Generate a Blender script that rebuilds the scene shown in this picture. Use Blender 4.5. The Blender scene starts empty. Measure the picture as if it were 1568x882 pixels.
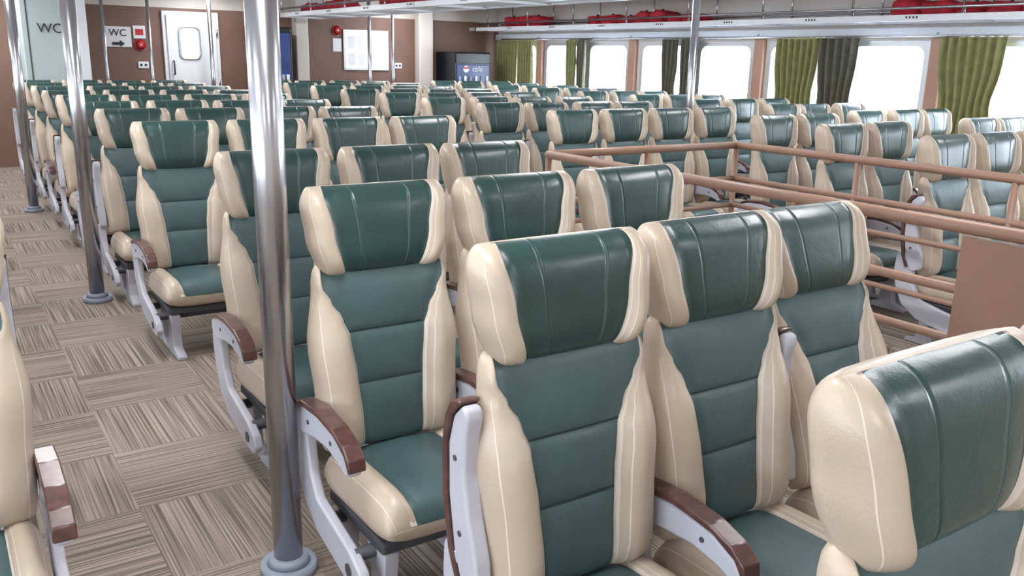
import bpy, bmesh, math, random
from mathutils import Matrix, Vector
random.seed(3)
S=bpy.context.scene
C=S.collection
try:
    S.view_settings.view_transform='Standard'
    S.view_settings.look='None'
except Exception: pass

# ------------------------------------------------------------ materials
def lin(c):
    return tuple(((v/255)/12.92 if v/255<=.04045 else ((v/255+.055)/1.055)**2.4) for v in c)+(1,)
def mat(name,col,rough=.5,metal=0,var=.06,scale=8,bump=0,bscale=200,coat=0,emit=None,es=0,spec=.5,wr=0):
    m=bpy.data.materials.new(name);m.use_nodes=True
    nt=m.node_tree;b=nt.nodes['Principled BSDF']
    b.inputs['Roughness'].default_value=rough;b.inputs['Metallic'].default_value=metal
    b.inputs['Specular IOR Level'].default_value=spec
    b.inputs['Coat Weight'].default_value=coat
    b.inputs['Coat Roughness'].default_value=.25
    tc=nt.nodes.new('ShaderNodeTexCoord')
    n=nt.nodes.new('ShaderNodeTexNoise');n.inputs['Scale'].default_value=scale;n.inputs['Detail'].default_value=3
    nt.links.new(tc.outputs['Object'],n.inputs['Vector'])
    r=nt.nodes.new('ShaderNodeValToRGB')
    L=lin(col)
    r.color_ramp.elements[0].color=tuple(max(0,v*(1-var)) for v in L[:3])+(1,)
    r.color_ramp.elements[1].color=tuple(min(1,v*(1+var)) for v in L[:3])+(1,)
    r.color_ramp.elements[0].position=.3;r.color_ramp.elements[1].position=.7
    nt.links.new(n.outputs['Fac'],r.inputs['Fac']);nt.links.new(r.outputs['Color'],b.inputs['Base Color'])
    if bump:
        n2=nt.nodes.new('ShaderNodeTexNoise');n2.inputs['Scale'].default_value=bscale
        nt.links.new(tc.outputs['Object'],n2.inputs['Vector'])
        bp=nt.nodes.new('ShaderNodeBump');bp.inputs['Strength'].default_value=bump;bp.inputs['Distance'].default_value=.002
        nt.links.new(n2.outputs['Fac'],bp.inputs['Height'])
        if wr:
            n3=nt.nodes.new('ShaderNodeTexNoise');n3.inputs['Scale'].default_value=14;n3.inputs['Detail'].default_value=4;n3.inputs['Distortion'].default_value=.6
            nt.links.new(tc.outputs['Object'],n3.inputs['Vector'])
            b2=nt.nodes.new('ShaderNodeBump');b2.inputs['Strength'].default_value=wr;b2.inputs['Distance'].default_value=.012
            nt.links.new(n3.outputs['Fac'],b2.inputs['Height']);nt.links.new(bp.outputs['Normal'],b2.inputs['Normal'])
            nt.links.new(b2.outputs['Normal'],b.inputs['Normal'])
        else: nt.links.new(bp.outputs['Normal'],b.inputs['Normal'])
    if emit:
        b.inputs['Emission Color'].default_value=lin(emit);b.inputs['Emission Strength'].default_value=es
    return m
M={}
M['head']=mat('leather_green_glossy',(38,70,67),.34,bump=.25,bscale=260,var=.10,coat=.5,wr=.25)
M['green']=mat('leather_teal_matte',(72,97,99),.46,bump=.25,bscale=260,var=.08,coat=.22,wr=.25)
M['beige']=mat('leather_beige',(192,176,157),.38,bump=.25,bscale=240,var=.05,coat=.25,wr=.25)
M['stitch']=mat('piping_cream',(216,206,192),.5)
M['line']=mat('stitch_line',(220,210,196),.6)
M['gline']=mat('stitch_line_green',(84,106,106),.6)
M['seam']=mat('seam_dark',(40,58,60),.6)
M['grey']=mat('plastic_grey',(190,191,202),.42,var=.03)
M['dgrey']=mat('plastic_dark',(70,72,78),.5)
M['steel']=mat('brushed_steel',(190,190,196),.24,metal=1,var=.05,scale=3)
M['collar']=mat('collar_grey',(140,148,162),.45)
M['tan']=mat('paint_tan',(158,124,106),.42,var=.05)
M['brown']=mat('laminate_brown',(122,93,81),.5,var=.08,scale=3)
M['post']=mat('laminate_post',(168,130,112),.45,var=.08,scale=3)
M['wallw']=mat('wall_cream',(216,209,202),.55,var=.03,scale=2)
M['ceil']=mat('ceiling_white',(230,230,233),.6,var=.02,scale=1)
M['white']=mat('white_paint',(228,230,236),.4,var=.02)
M['wc']=mat('panel_pale_green',(178,192,192),.45,var=.04,scale=2)
M['red']=mat('life_jacket_red',(176,26,44),.7,var=.25,scale=9,bump=.5,bscale=60)
M['redp']=mat('red_paint',(180,34,38),.4)
M['black']=mat('black_plastic',(22,24,30),.35)
M['blue']=mat('fridge_blue',(18,42,100),.3,var=.4,scale=5,emit=(30,90,200),es=.08)
M['glassw']=mat('door_pane_bright',(235,240,245),.2,emit=(240,245,250),es=.7)
M['cur']=mat('curtain_olive',(134,133,88),.85,var=.15,scale=14)
M['cur2']=mat('curtain_dark_olive',(92,90,76),.85,var=.15,scale=14)
M['alum']=mat('aluminium',(205,207,210),.35,metal=.8,var=.03)
M['ink']=mat('ink_dark',(40,45,55),.6)
M['fill_lamp']=mat('fill_lamp_panel',(240,240,240),.5,emit=(255,250,245),es=3)  # glowing panel of the added ceiling lamps
M['wood']=mat('armrest_wood',(86,56,52),.3,var=.4,scale=35,coat=.5)
def carpet():
    m=bpy.data.materials.new('carpet_tiles');m.use_nodes=True;nt=m.node_tree;N=nt.nodes;L=nt.links
    b=N['Principled BSDF'];b.inputs['Roughness'].default_value=.95;b.inputs['Specular IOR Level'].default_value=.15
    tc=N.new('ShaderNodeTexCoord')
    ch=N.new('ShaderNodeTexChecker');ch.inputs['Scale'].default_value=2.0
    ch.inputs['Color1'].default_value=(0,0,0,1);ch.inputs['Color2'].default_value=(1,1,1,1)
    mp0=N.new('ShaderNodeMapping');mp0.inputs['Location'].default_value=(.05,.02,.25)
    L.new(tc.outputs['Object'],mp0.inputs['Vector']);L.new(mp0.outputs['Vector'],ch.inputs['Vector'])
    cols=[]
    for sc in ((125,1.2,1),(1.2,125,1)):
        mp=N.new('ShaderNodeMapping');mp.inputs['Scale'].default_value=sc
        L.new(tc.outputs['Object'],mp.inputs['Vector'])
        n=N.new('ShaderNodeTexNoise');n.inputs['Scale'].default_value=1;n.inputs['Detail'].default_value=2
        L.new(mp.outputs['Vector'],n.inputs['Vector'])
        r=N.new('ShaderNodeValToRGB');r.color_ramp.elements[0].position=.36;r.color_ramp.elements[1].position=.64
        r.color_ramp.elements[0].color=lin((106,96,90));r.color_ramp.elements[1].color=lin((170,158,145))
        L.new(n.outputs['Fac'],r.inputs['Fac']);cols.append(r)
    mx=N.new('ShaderNodeMix');mx.data_type='RGBA'
    L.new(ch.outputs['Fac'],mx.inputs[0]);L.new(cols[0].outputs['Color'],mx.inputs[6]);L.new(cols[1].outputs['Color'],mx.inputs[7])
    L.new(mx.outputs[2],b.inputs['Base Color'])
    return m
M['carpet']=carpet()
def glass():
    m=bpy.data.materials.new('window_glass');m.use_nodes=True;nt=m.node_tree;N=nt.nodes;L=nt.links
    for n in list(N):
        if n.type!='OUTPUT_MATERIAL':N.remove(n)
    out=[n for n in N if n.type=='OUTPUT_MATERIAL'][0]
    t=N.new('ShaderNodeBsdfTransparent');g=N.new('ShaderNodeBsdfGlossy');g.inputs['Roughness'].default_value=.02
    mx=N.new('ShaderNodeMixShader');mx.inputs[0].default_value=.06
    L.new(t.outputs[0],mx.inputs[1]);L.new(g.outputs[0],mx.inputs[2]);L.new(mx.outputs[0],out.inputs['Surface'])
    return m
M['glass']=glass()

# ------------------------------------------------------------ mesh helper
class B:
    def __init__(s): s.bm=bmesh.new(); s.ms=[]
    def mi(s,k):
        if k not in s.ms:s.ms.append(k)
        return s.ms.index(k)
    def box(s,x0,x1,y0,y1,z0,z1,k,bev=0):
        r=bmesh.ops.create_cube(s.bm,size=1)
        vs=r['verts']
        for v in vs:
            v.co=Vector(((x0+x1)/2+v.co.x*(x1-x0),(y0+y1)/2+v.co.y*(y1-y0),(z0+z1)/2+v.co.z*(z1-z0)))
        fs=set(f for v in vs for f in v.link_faces)
        i=s.mi(k)
        for f in fs:f.material_index=i
        if bev:
            es=set(e for v in vs for e in v.link_edges)
            r=bmesh.ops.bevel(s.bm,geom=list(es),offset=bev,segments=3,profile=.5,affect='EDGES')
            for f in r['faces']:f.material_index=i;f.smooth=True
    def cyl(s,p0,p1,r,k,seg=16,r2=None):
        p0=Vector(p0);p1=Vector(p1);d=p1-p0
        q=d.to_track_quat('Z','Y').to_matrix().to_4x4()
        mt=Matrix.Translation((p0+p1)/2)@q
        res=bmesh.ops.create_cone(s.bm,cap_ends=True,segments=seg,radius1=r,radius2=r if r2 is None else r2,depth=d.length,matrix=mt)
        i=s.mi(k)
        for f in set(f for v in res['verts'] for f in v.link_faces):
            f.material_index=i;f.smooth=len(f.verts)==4
    def tube(s,pts,r,k,seg=12):
        pts=[Vector(p) for p in pts]
        for a,b in zip(pts,pts[1:]): s.cyl(a,b,r,k,seg)
        for p in pts[1:-1]:
            res=bmesh.ops.create_uvsphere(s.bm,u_segments=seg,v_segments=8,radius=r,matrix=Matrix.Translation(p))
            for f in set(f for v in res['verts'] for f in v.link_faces):f.material_index=s.mi(k);f.smooth=True
    def prism(s,poly,x0,x1,k,bev=.006,M4=None):
        vs=[s.bm.verts.new((x0,p[0],p[1])) for p in poly]
        f=s.bm.faces.new(vs)
        r=bmesh.ops.extrude_face_region(s.bm,geom=[f])
        nv=[g for g in r['geom'] if isinstance(g,bmesh.types.BMVert)]
        for v in nv:v.co.x=x1
        allv=vs+nv
        if M4 is not None:
            for v in allv:v.co=M4@v.co
        fs=set(f for v in allv for f in v.link_faces)
        bmesh.ops.recalc_face_normals(s.bm,faces=list(fs))
        i=s.mi(k)
        for f in fs:f.material_index=i
        if bev:
            es=set(e for v in allv for e in v.link_edges)
            r=bmesh.ops.bevel(s.bm,geom=list(es),offset=bev,segments=2,profile=.5,affect='EDGES',clamp_overlap=True)
            for f in r['faces']:f.material_index=i;f.smooth=True
    def loft(s,loops,mf,closed=True,caps=True):
        rows=[[s.bm.verts.new(c) for c in l] for l in loops]
        n=len(rows[0]);fs=[]
        for i in range(len(rows)-1):
            for j in range(n if closed else n-1):
                f=s.bm.faces.new((rows[i][j],rows[i][(j+1)%n],rows[i+1][(j+1)%n],rows[i+1][j]))
                f.material_index=s.mi(mf(i,j));f.smooth=True;fs.append(f)
        if caps:
            for rr in (rows[0],rows[-1]):
                c=Vector((0,0,0))
                for v in rr:c+=v.co
                cv=s.bm.verts.new(c/n)
                for j in range(n):
                    f=s.bm.faces.new((rr[j],rr[(j+1)%n],cv));f.material_index=s.mi(mf(0 if rr is rows[0] else len(rows)-2,j));f.smooth=True;fs.append(f)
            bmesh.ops.recalc_face_normals(s.bm,faces=fs)
    def mesh(s,name):
        me=bpy.data.meshes.new(name);s.bm.to_mesh(me);s.bm.free()
        for k in s.ms:me.materials.append(M[k])
        return me
    def obj(s,name,parent=None,loc=None):
        o=bpy.data.objects.new(name,s.mesh(name));C.objects.link(o)
        if parent:o.parent=parent
        if loc:o.location=loc
        return o
def text(body,size,loc,rot,k,parent,name='lettering'):
    cu=bpy.data.curves.new(name,'FONT');cu.body=body;cu.size=size;cu.align_x='CENTER';cu.align_y='CENTER';cu.extrude=.002
    cu.materials.append(M[k]);o=bpy.data.objects.new(name,cu);C.objects.link(o);o.location=loc;o.rotation_euler=rot
    if parent:o.parent=parent
    return o

# ------------------------------------------------------------ seat
SS=[0,.05,.10,.16,.178,.28,.4,.55,.68,.80,.818,.88,.93,.97,1]
LINES=(3,9)
def interp(tab,z):
    if z<=tab[0][0]:return tab[0][1]
    for (a,va),(b,vb) in zip(tab,tab[1:]):
        if z<=b:
            t=(z-a)/(b-a);t=t*t*(3-2*t)
            return va+(vb-va)*t
    return tab[-1][1]
def section(w,b,T,p,Tb,seams,cen=None):
    pts=[];mt=[]
    nl=len(SS)-1
    def code(q):
        return 'P' if q==0 else ('L' if q in LINES else 'W')
    def dep(s):
        if s==0:return T*.92
        return (T+p*math.sin(min(1,s*2.6)*math.pi/2))*math.sqrt(max(0,1-s**3.2))
    for s in reversed(SS):pts.append((-(b+(w-b)*s),dep(s)))
    for i in range(nl):mt.append(code(nl-1-i))
    xs=[-.85,-.65]
    for q in (-seams,seams):
        xs+= [q-.05,q-.016,q,q+.016,q+.05] if seams else [q]
    xs+=[-.2,0,.2,.65,.85]
    xs=sorted(set(round(x,4) for x in xs))
    mt.append('C')
    for i,x in enumerate(xs):
        d=T*(1+.10*(1-x*x)) if cen is None else cen(x)
        if seams and abs(abs(x)-seams)<.005:d-=.004
        pts.append((x*b,d))
        nx=xs[i+1] if i+1<len(xs) else 1
        mid=(x+nx)/2
        if seams and (abs(mid-(seams+.008))<.004 or abs(mid+(seams+.008))<.004):mt.append('G')
        else:mt.append('C')
    for s in SS:pts.append((b+(w-b)*s,dep(s)))
    for i in range(nl):mt.append(code(i))
    bx=[.97,.88,.7,.4,0,-.4,-.7,-.88,-.97]
    mt.append('K')
    for x in bx:
        pts.append((x*w,-Tb*math.sqrt(max(0,1-abs(x)**5))));mt.append('K')
    return pts,mt[:len(pts)]
def seat_mesh(name,left='down',right=None,rec=0):
    b=B()
    MC={'P':'stitch','L':'line','G':'gline'}
    RM=Matrix.Translation((0,-.07,.40))@Matrix.Rotation(-math.radians(rec),4,'X')@Matrix.Translation((0,.07,-.40))
    # ---- torso
    zs=[.395,.40,.41,.43,.47,.52,.56,.59,.596,.602,.608,.615,.65,.69,.73,.748,.754,.76,.766,.773,.785,.80,.815,.83,.845,.86,.875,.89,.905,.93,.945,.955]
    W=[(.39,.224),(.58,.231),(.72,.241),(.90,.216),(.96,.210)]
    Bt=[(.39,.098),(.5,.100),(.62,.108),(.74,.122),(.80,.142),(.85,.172),(.90,.198),(.96,.196)]
    P=[(.39,.03),(.5,.050),(.70,.053),(.90,.004),(.96,.0)]
    loops=[];ml=None
    for z in zs:
        t=(z-.395)/(.56);r=abs(2*t-1);k=math.sqrt(max(.02,1-r**14))
        w=interp(W,z)-.02*(1-k);bb=min(interp(Bt,z),w-.010);p=interp(P,z)
        T=.048*k;Tb=.045*k
        g=0
        for q in (.602,.757): g+=.006*math.exp(-((z-q)/.007)**2)
        pil=.006*abs(math.sin((z-.602)/.155*math.pi)) if z<.90 else 0
        T2=T-g*k+pil*k
        cy=-.005-(.955-z)*.13
        pts,m=section(w,bb,T,p*k,Tb,0,cen=lambda x:T2*(1+.06*(1-x*x)))
        loops.append([RM@Vector((x,cy-d,z)) for x,d in pts]);ml=m
    def mf(i,j):
        z=(zs[i]+zs[min(i+1,len(zs)-1)])/2
        c=ml[j]
        if c=='C':
            if abs(z-.599)<.0035 or abs(z-.757)<.0035:return 'seam'
            return 'green'
        if c=='L' and z>.86:return 'beige'
        return MC.get(c,'beige')
    b.loft(loops,mf)
    # ---- headrest
    n=24;zs2=[]
    Z0,ZH=.922,.258
    for i in range(n+1):
        a=math.pi*i/n;zs2.append(Z0+ZH*(1-math.cos(a))/2)
    loops=[];ml2=None
    for z in zs2:
        t=(z-Z0)/ZH;r=abs(2*t-1);k=math.sqrt(max(.004,1-r**4.2))
        w=interp([(0,.196),(.45,.221),(.8,.232),(1,.226)],t)-.020*(1-k)
        bb=interp([(0,.126),(.5,.152),(1,.178)],t)-.012*(1-k)
        bb=min(bb,w-.012)
        T=(.058)*k;Tb=.070*k;p=(.036-.024*t)*k
        cy=.0+.03*(t-.6)
        pts,m=section(w,bb,T,p,Tb,.52)
        loops.append([RM@Vector((x,cy-d,z)) for x,d in pts]);ml2=m
    b.loft(loops,lambda i,j:'head' if ml2[j]=='C' else MC.get(ml2[j],'beige'))
    # ---- cushion
    n=20
    loops=[]
    for i in range(n+1):
        a=math.pi*i/n;y=-.05-.46*(1-math.cos(a))/2
        t=(-.05-y)/.46;r=abs(2*t-1);k=math.sqrt(max(.01,1-r**7))
        w=.224-.02*(1-k);bb=.140-.012*(1-k)
        zc=.315+.012*t
        T=.082*k;Tb=.062*k;p=.018*k
        pts,m=section(w,bb,T,p,Tb,0)
        loops.append([(x,y,zc+d) for x,d in pts]);mc=m
    b.loft(loops,lambda i,j:'green' if mc[j]=='C' else MC.get(mc[j],'beige'))
    b.box(-.20,.20,-.44,-.06,.225,.262,'dgrey',.01)
    for y in (-.36,-.14): b.cyl((-.248,y,.205),(.248,y,.205),.02,'dgrey',12)
    for x in (-.165,.165):
        b.prism([(-.43,.22),(-.31,.22),(-.335,.12),(-.325,.05),(-.24,.022),(-.24,0),(-.52,0),(-.52,.022),(-.43,.05),(-.415,.12)],x-.024,x+.024,'grey',.006)
        b.prism([(-.18,.22),(-.08,.22),(-.10,.10),(-.08,.03),(-.02,.018),(-.02,0),(-.22,0),(-.22,.018),(-.17,.03),(-.155,.10)],x-.018,x+.018,'grey',.005)
    def side(x,mode):
        b.prism([(.045,.50),(.02,.535),(-.03,.535),(-.055,.50),(-.07,.42),(-.085,.34),(-.13,.275),(-.36,.225),(-.43,.19),(-.45,.15),(-.42,.115),(-.33,.12),(-.12,.165),(-.02,.23),(.03,.33),(.05,.42)],x-.016,x+.016,'grey',.007)
        b.cyl((x-.020,-.005,.49),(x+.020,-.005,.49),.018,'grey',14)
        b.cyl((x-.019,-.36,.165),(x+.019,-.36,.165),.02,'dgrey',14)
        ang={'down':0,'up':-math.radians(97)}[mode]
        R=Matrix.Translation((0,-.005,.49))@Matrix.Rotation(ang,4,'X')@Matrix.Translation((0,.005,-.49))
        if mode=='up':R=Matrix.Translation((0,-.065,-.02))@R
        b.prism([(.035,.495),(.03,.52),(-.05,.545),(-.18,.553),(-.30,.54),(-.365,.51),(-.392,.475),(-.385,.455),(-.36,.453),(-.32,.468),(-.24,.482),(-.14,.475),(-.05,.455),(.02,.455)],x-.021,x+.021,'grey',.008,R)
        b.prism([(.01,.528),(-.06,.548),(-.18,.556),(-.30,.543),(-.368,.512),(-.396,.472),(-.404,.476),(-.398,.51),(-.36,.54),(-.29,.562),(-.17,.574),(-.05,.564),(.01,.543)],x-.026,x+.026,'wood',.006,R)
        for q in (-.10,-.27):
            p=R@Vector((0,q,.512))
            b.cyl((x-.0235,p.y,p.z),(x+.0235,p.y,p.z),.007,'dgrey',10)
    if left:side(-.250,left)
    if right:side(.250,right)
    return b.mesh(name)
MS={}
def seat(x,y,left='down',right=None,rec=0):
    key=(left,right,rec)
    if key not in MS:MS[key]=seat_mesh('passenger_seat_mesh_%s_%s_%s'%key,left,right,rec)
    o=bpy.data.objects.new('passenger_seat',MS[key]);C.objects.link(o)
    o.location=(x,y,0);return o
P=.502
def row(x0,y,n,lefts=None,dx=P,end='down',recs=None):
    for i in range(n):
        l='down'
        if lefts and i<len(lefts):l=lefts[i]
        seat(x0+i*dx,y,l,(end if i==n-1 else None),recs[i] if recs else 0)
X0=1.115
row(X0-.015,.60,3,['down','down','down'])
row(X0-.002,1.475,3,['up','down','up'],dx=.493,recs=(0,3,11))
row(X0-.028,2.37,3,['down','down','up'])
row(X0,3.375,3,['down','up','down'],recs=(0,0,3))
yy=[4.975,6.12,7.07,8.02,8.97,9.92,10.87,11.82]
RC=[0,0,3,0,3,0,0,0,3,0,0]
for i,y in enumerate(yy): row(X0,y,4,[('down','up')[i%2],'down','up','down'],recs=RC[i%5:i%5+4] if i else None)
for i,y in enumerate([5.3,6.3,7.25,8.2,9.15,10.1,11.05,12.0]): row(4.06,y,4,['down','up','down','down'],recs=RC[i%6:i%6+4] if i else None)
row(4.80,2.78,3,['up','down','down']);row(4.97,3.6,2);row(5.28,4.42,2)
for i,y in enumerate([2.72,3.67,4.62,5.57,6.52,7.47,8.42,9.37,10.32,11.27,12.1]): row(6.75,y,3,['down','down','up'],recs=RC[i%7:i%7+3])
for y in [2.4,3.4,4.4,5.4,6.4,7.4,8.4,9.4,10.4,11.4]: row(-.107-P*2,y,3,end='down' if y<3 else 'up')

# ------------------------------------------------------------ shell
XR=8.5;YB=13.3;XL=-4.2;YF=-3.0;ZC=2.42
HX0,HX1,HY0,HY1=3.02,4.40,.35,3.95
b=B()
for x0,x1,y0,y1 in ((XL,HX0,YF,YB),(HX1,XR,YF,YB),(HX0,HX1,YF,HY0),(HX0,HX1,HY1,YB)):
    b.box(x0,x1,y0,y1,-.12,0,'carpet')
b.obj('floor')
b=B();b.box(XL,XR,YF,YB,ZC,ZC+.1,'ceil')
for y in range(-2,13,1): b.box(XL,XR,y+.30,y+.315,ZC-.006,ZC+.001,'wallw')
b.obj('ceiling')
b=B();b.box(XL,XR,YF-.1,YF,-.12,ZC,'wallw');b.obj('wall_front')
b=B();b.box(XL,XR,YB,YB+.1,-.12,2.12,'brown');b.box(XL,XR,YB,YB+.1,2.12,ZC,'wallw');b.obj('wall_back')
def rrect(y0,y1,z0,z1,r,n=6):
    pts=[]
    for cy,cz,a0 in ((y1-r,z1-r,0),(y0+r,z1-r,90),(y0+r,z0+r,180),(y1-r,z0+r,270)):
        for i in range(n+1):
            a=math.radians(a0+90*i/n);pts.append((cy+r*math.cos(a),cz+r*math.sin(a)))
    return pts
ZW0,ZW1=.93,1.78
def sidewall(X,sgn,name,wins):
    b=B();x0,x1=(X,X+sgn*.12);x0,x1=min(x0,x1),max(x0,x1)
    b.box(x0,x1,YF,YB,-.12,ZW0,'wallw');b.box(x0,x1,YF,YB,ZW1,ZC,'wallw')
    prev=YF
    for a,c in wins:
        b.box(x0,x1,prev,a,ZW0,ZW1,'wallw');prev=c
    b.box(x0,x1,prev,YB,ZW0,ZW1,'wallw');b.obj(name)
posts=[-1.68,.59,2.86,5.13,7.40,9.70,11.97]
wins=[]
for p in posts:
    for a,c in ((.12,1.02),(1.24,2.14)):
        if p+c<13.2:wins.append((p+a,p+c))
lw=[(-2.0+1.9*i,-2.0+1.9*i+1.3) for i in range(8)]
sidewall(XR,1,'wall_right',wins);sidewall(XL,-1,'wall_left',lw)
k=1
for X,sg,ws in ((XR,1,wins),(XL,-1,lw)):
    for a,c in ws:
        b=B();xi=X-sg*.015
        inner=rrect(a+.035,c-.035,ZW0+.035,ZW1-.035,.10)
        outer=rrect(a-.02,c+.02,ZW0-.02,ZW1+.02,.01)
        L=[[(X,y,z) for y,z in outer],[(xi,y,z) for y,z in outer],[(xi,y,z) for y,z in inner],[(X+sg*.10,y,z) for y,z in inner]]
        b.loft(L,lambda i,j:'alum' if i<2 else 'white',caps=False)
        for f in b.bm.faces:f.smooth=False
        vs=[b.bm.verts.new((X+sg*.07,y,z)) for y,z in inner];f=b.bm.faces.new(vs);f.material_index=b.mi('glass')
        b.obj('window_%d'%k);k+=1
for i,p in enumerate(posts):
    b=B();b.box(XR-.06,XR-.001,p-.075,p+.075,.02,1.83,'post',.012);b.obj('trim_%d'%(i+1))
b=B();b.box(XR-.03,XR-.001,YF,YB-.01,.0,.12,'brown');b.obj('baseboard_right')
b=B();b.box(XR-.07,XR-.001,YF,YB-.02,1.84,1.93,'white',.01);b.obj('trim_20')
# ---- curtains
def curtain(y0,y1,k,z0=.86,z1=1.828,pinch=.0,amp=.035,folds=7):
    b=B();n=folds*10;rows=[]
    for i in range(13):
        t=i/12;z=z0+(z1-z0)*t
        pin=1-pinch*math.exp(-((t-.35)/.22)**2)
        c=(y0+y1)/2;row_=[]
        for j in range(n+1):
            s=j/n-.5
            yv=c+s*(y1-y0)*pin
            xv=XR-.125-amp*math.sin(s*folds*2*math.pi+.5*math.sin(t*3+s*5))
            row_.append((xv,yv,z))
        rows.append(row_)
    b.loft(rows,lambda i,j:k,closed=False,caps=False)
    o=b.obj('curtain');md=o.modifiers.new('s','SOLIDIFY');md.thickness=.004
    return o
curtain(.7,1.2,'cur',pinch=.2);curtain(2.2,2.75,'cur',pinch=.2)
curtain(4.42,5.05,'cur',pinch=.2);
curtain(6.48,7.06,'cur',pinch=.15);curtain(5.98,6.46,'cur2',pinch=.15,folds=5)
curtain(8.38,8.66,'cur2',pinch=.2,folds=4);curtain(8.70,9.02,'cur2',pinch=.3,folds=4)
curtain(10.66,10.88,'cur2',pinch=.2,folds=4);curtain(10.9,11.15,'cur',pinch=.2,folds=4)
curtain(12.05,12.5,'cur',folds=6);curtain(12.52,13.1,'cur',folds=7)
b=B();b.cyl((XR-.125,YF+.3,1.845),(XR-.125,YB-.3,1.845),.011,'steel',10)
for i in range(len(posts)): b.cyl((XR-.125,posts[i],1.845),(XR-.06,posts[i],1.88),.008,'steel',8)
b.obj('curtain_rod')
# ---- luggage racks
def rack(x0,x1,y0,y1,z,name):
    b=B()
    b.box(x0+.03,x1-.03,y0,y1,z,z+.022,'white',.004)
    for x in (x0,x1):
        b.box(x-.012,x+.012,y0,y1,z-.02,z+.04,'white',.005)
        b.cyl((x,y0,z+.10),(x,y1,z+.10),.013,'steel',10)
    y=y0+.3
    while y<y1:
        for x in (x0,x1):
            b.cyl((x,y,z+.012),(x,y,z+.10),.009,'steel',8)
            b.cyl((x,y+.02,z+.02),(x,y+.02,ZC+.001),.011,'steel',8)
        b.box(x0,x1,y-.012,y+.012,z-.022,z,'alum')
        b.box(x0-.018,x0-.0125,y+.42,y+.60,z-.01,z+.035,'white')
        for q in range(4): b.box(x0-.020,x0-.0175,y+.445+q*.036,y+.462+q*.036,z+.004,z+.024,'ink')
        y+=1.16
    return b.obj(name)
rack(7.93,8.42,-1.5,13.1,1.985,'luggage_rack')
rack(4.55,5.2,4.6,13.1,2.07,'luggage_rack')
def jackets(xc,y0,y1,z,w=.36):
    b=B();y=y0
    while y<y1:
        l=random.uniform(.26,.4)
        n=14;loops=[]
        hgt=random.uniform(.11,.18);ww=w*random.uniform(.8,1);ph=random.random()*6
        for i in range(n+1):
            t=i/n;k=math.sqrt(max(.03,1-abs(2*t-1)**4));lp=[]
            for j in range(20):
                a=2*math.pi*j/20
                rr=1+.09*math.sin(3*a+ph+t*5)+.05*math.sin(7*a+t*11)
                cx=math.copysign(abs(math.cos(a))**.6,math.cos(a));cz=math.copysign(abs(math.sin(a))**.6,math.sin(a))
                lp.append((xc+ww/2*k*cx*rr,y+l*t,z+hgt/2+hgt/2*k*cz*(rr if cz>0 else 1)))
            loops.append(lp)
        b.loft(loops,lambda i,j:'red')
        b.box(xc-ww*.3,xc-ww*.3+.03,y+l*.3,y+l*.36,z+hgt*.6,z+hgt+.012,'ink')
        y+=l*.93
    o=b.obj('life_jacket_pile');return o
for a,c in ((3.9,5.4),(8.0,10.0),(11.4,12.4),(.5,2.4)): jackets(8.18,a,c,2.012)
for a,c in ((5.4,7.2),(8.6,10.0),(11.2,12.6)): jackets(4.87,a,c,2.1)

# ---- steel poles
def pole(x,y,r):
    b=B();b.cyl((x,y,0.0),(x,y,ZC),r,'steel',40)
    b.cyl((x,y,0),(x,y,.03),r*2.0,'collar',36,r*1.9);b.cyl((x,y,.03),(x,y,.055),r*1.5,'collar',36,r*1.25)
    b.cyl((x,y,ZC-.02),(x,y,ZC),r*1.5,'collar',32)
    b.obj('steel_pole')
for y in (2.35,5.87,9.55,): pole(.765,y,.044)
for x,y,r in ((6.09,6.12,.036),(5.85,12.85,.028),(6.2,12.75,.028),(2.05,12.7,.022),(2.62,12.75,.022),(3.42,12.75,.028)): pole(x,y,r)

# ---- stairwell railing
b=B()
RX0,RX1,RY0,RY1=2.93,4.47,.4,4.03
for z,r in ((1.02,.024),(.80,.018),(.62,.016),(.32,.016)):
    b.tube([(RX0,RY0,z),(RX0,RY1,z),(RX1,RY1,z),(RX1,RY0,z)],r,'tan',14)
for x,y in [(RX0,v) for v in (.4,1.25,2.3,3.15,4.03)]+[(RX1,v) for v in (.4,1.3,2.2,3.1,4.03)]+[(3.68,4.03)]:
    b.cyl((x,y,0),(x,y,1.02),.018,'tan',12);b.cyl((x,y,0),(x,y,.012),.045,'tan',16)
b.box(RX0-.020,RX0+.020,1.28,1.58,.46,.99,'tan',.004)
b.obj('stair_railing')
b=B()
b.box(HX0-.04,HX0,HY0,HY1,-1.0,-.12,'wallw');b.box(HX1,HX1+.04,HY0,HY1,-1.0,-.12,'wallw')
b.box(HX0,HX1,HY1,HY1+.04,-1.0,-.12,'wallw')
for i in range(5):
    y=HY0+.28*i
    b.box(HX0,HX1,y,y+.30,-.19*(i+1)-.03,-.19*(i+1),'carpet');b.box(HX0,HX1,y-.0,y+.02,-.19*(i+1),-.19*i-.02,'dgrey')
b.box(HX0,HX1,HY0,HY1,-1.04,-.99,'carpet')
for x in (HX0+.06,HX1-.06):
    b.tube([(x,HY0+.1,-.2),(x,HY0+.1,.98),(x,HY0+1.5,.02),(x,HY0+1.5,-1.0)],.018,'steel',10)
b.obj('staircase')

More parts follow.
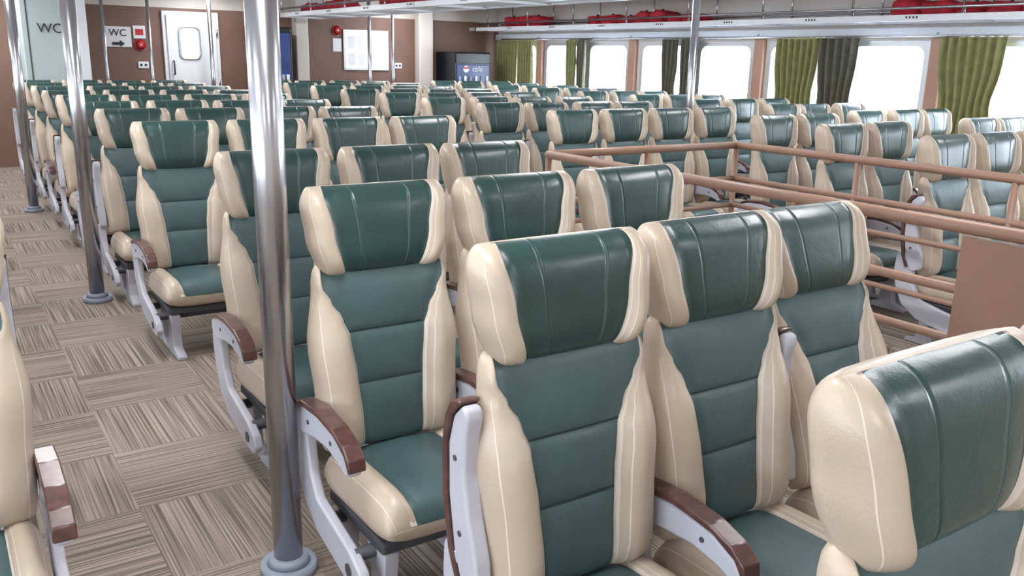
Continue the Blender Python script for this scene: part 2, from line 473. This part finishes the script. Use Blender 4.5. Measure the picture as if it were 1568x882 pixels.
# ---- back wall furniture
e=bpy.data.objects.new('door_1',None);C.objects.link(e)
Y=YB
b=B();b.box(2.90,3.68,Y-.05,Y-.001,.0,2.08,'white',.012);b.box(2.95,3.63,Y-.075,Y-.05,.03,2.03,'white',.012);b.obj('leaf',e)
b=B();o_=rrect(3.10,3.40,1.42,1.88,.08);i_=rrect(3.125,3.375,1.445,1.855,.06)
b.loft([[(p,Y-.076,q) for p,q in o_],[(p,Y-.095,q) for p,q in o_],[(p,Y-.095,q) for p,q in i_],[(p,Y-.08,q) for p,q in i_]],lambda i,j:'alum',caps=False)
f=b.bm.faces.new([b.bm.verts.new((p,Y-.082,q)) for p,q in i_]);f.material_index=b.mi('glassw');b.obj('porthole',e)
b=B();b.tube([(3.01,Y-.08,1.22),(3.01,Y-.13,1.22),(3.01,Y-.13,1.40),(3.01,Y-.08,1.40)],.01,'black',8)
for z in (.4,1.1,1.8): b.cyl((3.64,Y-.07,z-.05),(3.64,Y-.07,z+.05),.014,'steel',8)
b.obj('handle',e)
e=bpy.data.objects.new('wc_cabin',None);C.objects.link(e)
b=B();b.box(1.08,1.72,Y-1.0,Y-.01,0,ZC-.005,'wc',.01);b.box(1.68,1.80,Y-1.04,Y-.9,0,ZC-.005,'white',.02)
b.box(1.14,1.155,Y-1.006,Y-.99,0,2.1,'dgrey');b.obj('cabin_panel',e)
text('WC',.16,(1.385,Y-1.01,1.77),(math.pi/2,0,0),'ink',e)
def sign(name,x,z,w,h,k,txt=None,ts=.08,tk='ink'):
    b=B();b.box(x-w/2,x+w/2,Y-.018,Y-.002,z-h/2,z+h/2,k,.003)
    o=b.obj(name)
    if txt:text(txt,ts,(x,Y-.022,z+.05),(math.pi/2,0,0),tk,o)
    return o
s=sign('toilet_sign',2.32,1.71,.34,.27,'white','WC',.13)
b=B();b.prism([(0,-.03),(.1,-.03),(.1,-.055),(.16,-.01),(.1,.035),(.1,.01),(0,.01)],0,.004,'ink',0,Matrix.Translation((2.24,Y-.022,1.63))@Matrix.Rotation(-math.pi/2,4,'Z'));b.obj('arrow',s)
s=sign('fire_alarm_sign',2.60,1.78,.16,.17,'white');b=B();b.box(2.55,2.65,Y-.024,Y-.018,1.74,1.82,'redp');b.obj('pictogram',s)
def bell(x,z):
    b=B();b.cyl((x,Y-.002,z),(x,Y-.03,z),.075,'redp',28);b.cyl((x,Y-.03,z),(x,Y-.06,z),.068,'redp',28,.03);b.cyl((x,Y-.06,z),(x,Y-.068,z),.014,'steel',12);b.obj('alarm_bell')
bell(2.60,1.61);bell(5.50,1.90)
for x,z in ((2.62,1.34),(6.55,1.38)):
    b=B();b.box(x-.07,x+.07,Y-.02,Y-.002,z-.045,z+.045,'white',.005)
    for q in (-.03,.03): b.cyl((x+q,Y-.019,z),(x+q,Y-.023,z),.018,'ink',12)
    b.obj('wall_socket')
sign('notice_sign',5.50,1.68,.14,.2,'white')
b=B();x0,x1,z0,z1=5.60,6.38,1.30,1.92
b.box(x0,x1,Y-.03,Y-.002,z0,z1,'alum',.006);b.box(x0+.035,x1-.035,Y-.036,Y-.03,z0+.035,z1-.035,'glassw')
for q in range(4):
    for r_ in range(2): b.box(x0+.07+q*.165,x0+.19+q*.165,Y-.039,Y-.0361,z0+.08+r_*.25,z0+.27+r_*.25,'white')
b.obj('notice_board')
for i,(x0,x1,kk) in enumerate(((4.78,4.98,'wallw'),(6.86,7.12,'wallw'))):
    b=B();b.box(x0,x1,Y-.18,Y-.001,0,ZC,kk,.02);b.obj('trim_%d'%(30+i))
def fridge(x0,x1,y0,y1,h,name,label=True):
    b=B();b.box(x0,x1,y0,y1,.04,h,'black',.02)
    b.box(x0+.04,x1-.04,y0-.012,y0+.005,.18,h-(.20 if label else .08),'blue',.008)
    b.box(x0+.02,x1-.02,y0-.014,y0+.005,h-(.18 if label else .07),h-.02,'black',.008)
    for q in (.45,.8,1.1):
        if q<h-.35:
            for i in range(6): b.cyl((x0+.09+i*(x1-x0-.18)/5,y0-.02,q),(x0+.09+i*(x1-x0-.18)/5,y0-.02,q+.14),.022,'white' if i%2 else 'collar',10)
    b.cyl((x1-.06,y0-.04,.5),(x1-.06,y0-.04,1.0),.012,'alum',8)
    b.box(x0+.02,x0+.1,y0+.04,y0+.12,0,.05,'black');b.box(x1-.1,x1-.02,y0+.04,y0+.12,0,.05,'black')
    o=b.obj(name)
    if label:
        b=B();b.cyl(((x0+x1)/2-.14,y0-.020,h-.27),((x0+x1)/2-.14,y0-.014,h-.27),.055,'white',20)
        b.box((x0+x1)/2-.19,(x0+x1)/2-.09,y0-.023,y0-.020,h-.268,h-.238,'redp');b.obj('roundel',o)
        text('cola',.12,((x0+x1)/2+.07,y0-.02,h-.27),(math.pi/2,0,0),'white',o)
fridge(7.25,7.95,YB-.65,YB-.03,1.62,'drinks_fridge')
fridge(4.05,4.56,YB-.62,YB-.03,1.90,'drinks_fridge',False)

# ---- unseen ceiling lamps, added to light the cabin
def fill_lamp(x,y,pw):
    b=B();b.box(x-.16,x+.16,y-.62,y+.62,ZC-.05,ZC-.0005,'white',.01);b.box(x-.13,x+.13,y-.59,y+.59,ZC-.056,ZC-.05,'fill_lamp')
    o=b.obj('ceiling_fill_lamp')
    l=bpy.data.lights.new('fill_light','AREA');l.shape='RECTANGLE';l.size=.26;l.size_y=1.18;l.energy=pw;l.color=(.98,.98,1)
    lo=bpy.data.objects.new('fill_area_light',l);C.objects.link(lo);lo.location=(x,y,ZC-.065);lo.parent=o
for y in (-1.2,1.6,4.4,7.2,10.0,12.3):
    for x in (-1.6,.55,3.4,6.4): fill_lamp(x,y,25)
# ---- world
w=bpy.data.worlds.new('World');S.world=w;w.use_nodes=True
bg=w.node_tree.nodes['Background'];bg.inputs['Color'].default_value=(.78,.89,1,1);bg.inputs['Strength'].default_value=17
# ---- camera
cam=bpy.data.cameras.new('camera');co=bpy.data.objects.new('camera',cam);C.objects.link(co)
cam.lens=30.54;cam.sensor_width=36;cam.clip_start=.02
co.matrix_world=Matrix.Translation((0,0,1.55))@Matrix.Rotation(-math.radians(33.8),4,'Z')@Matrix.Rotation(math.radians(90-14.86),4,'X')@Matrix.Rotation(.022,4,'Z')
S.camera=co
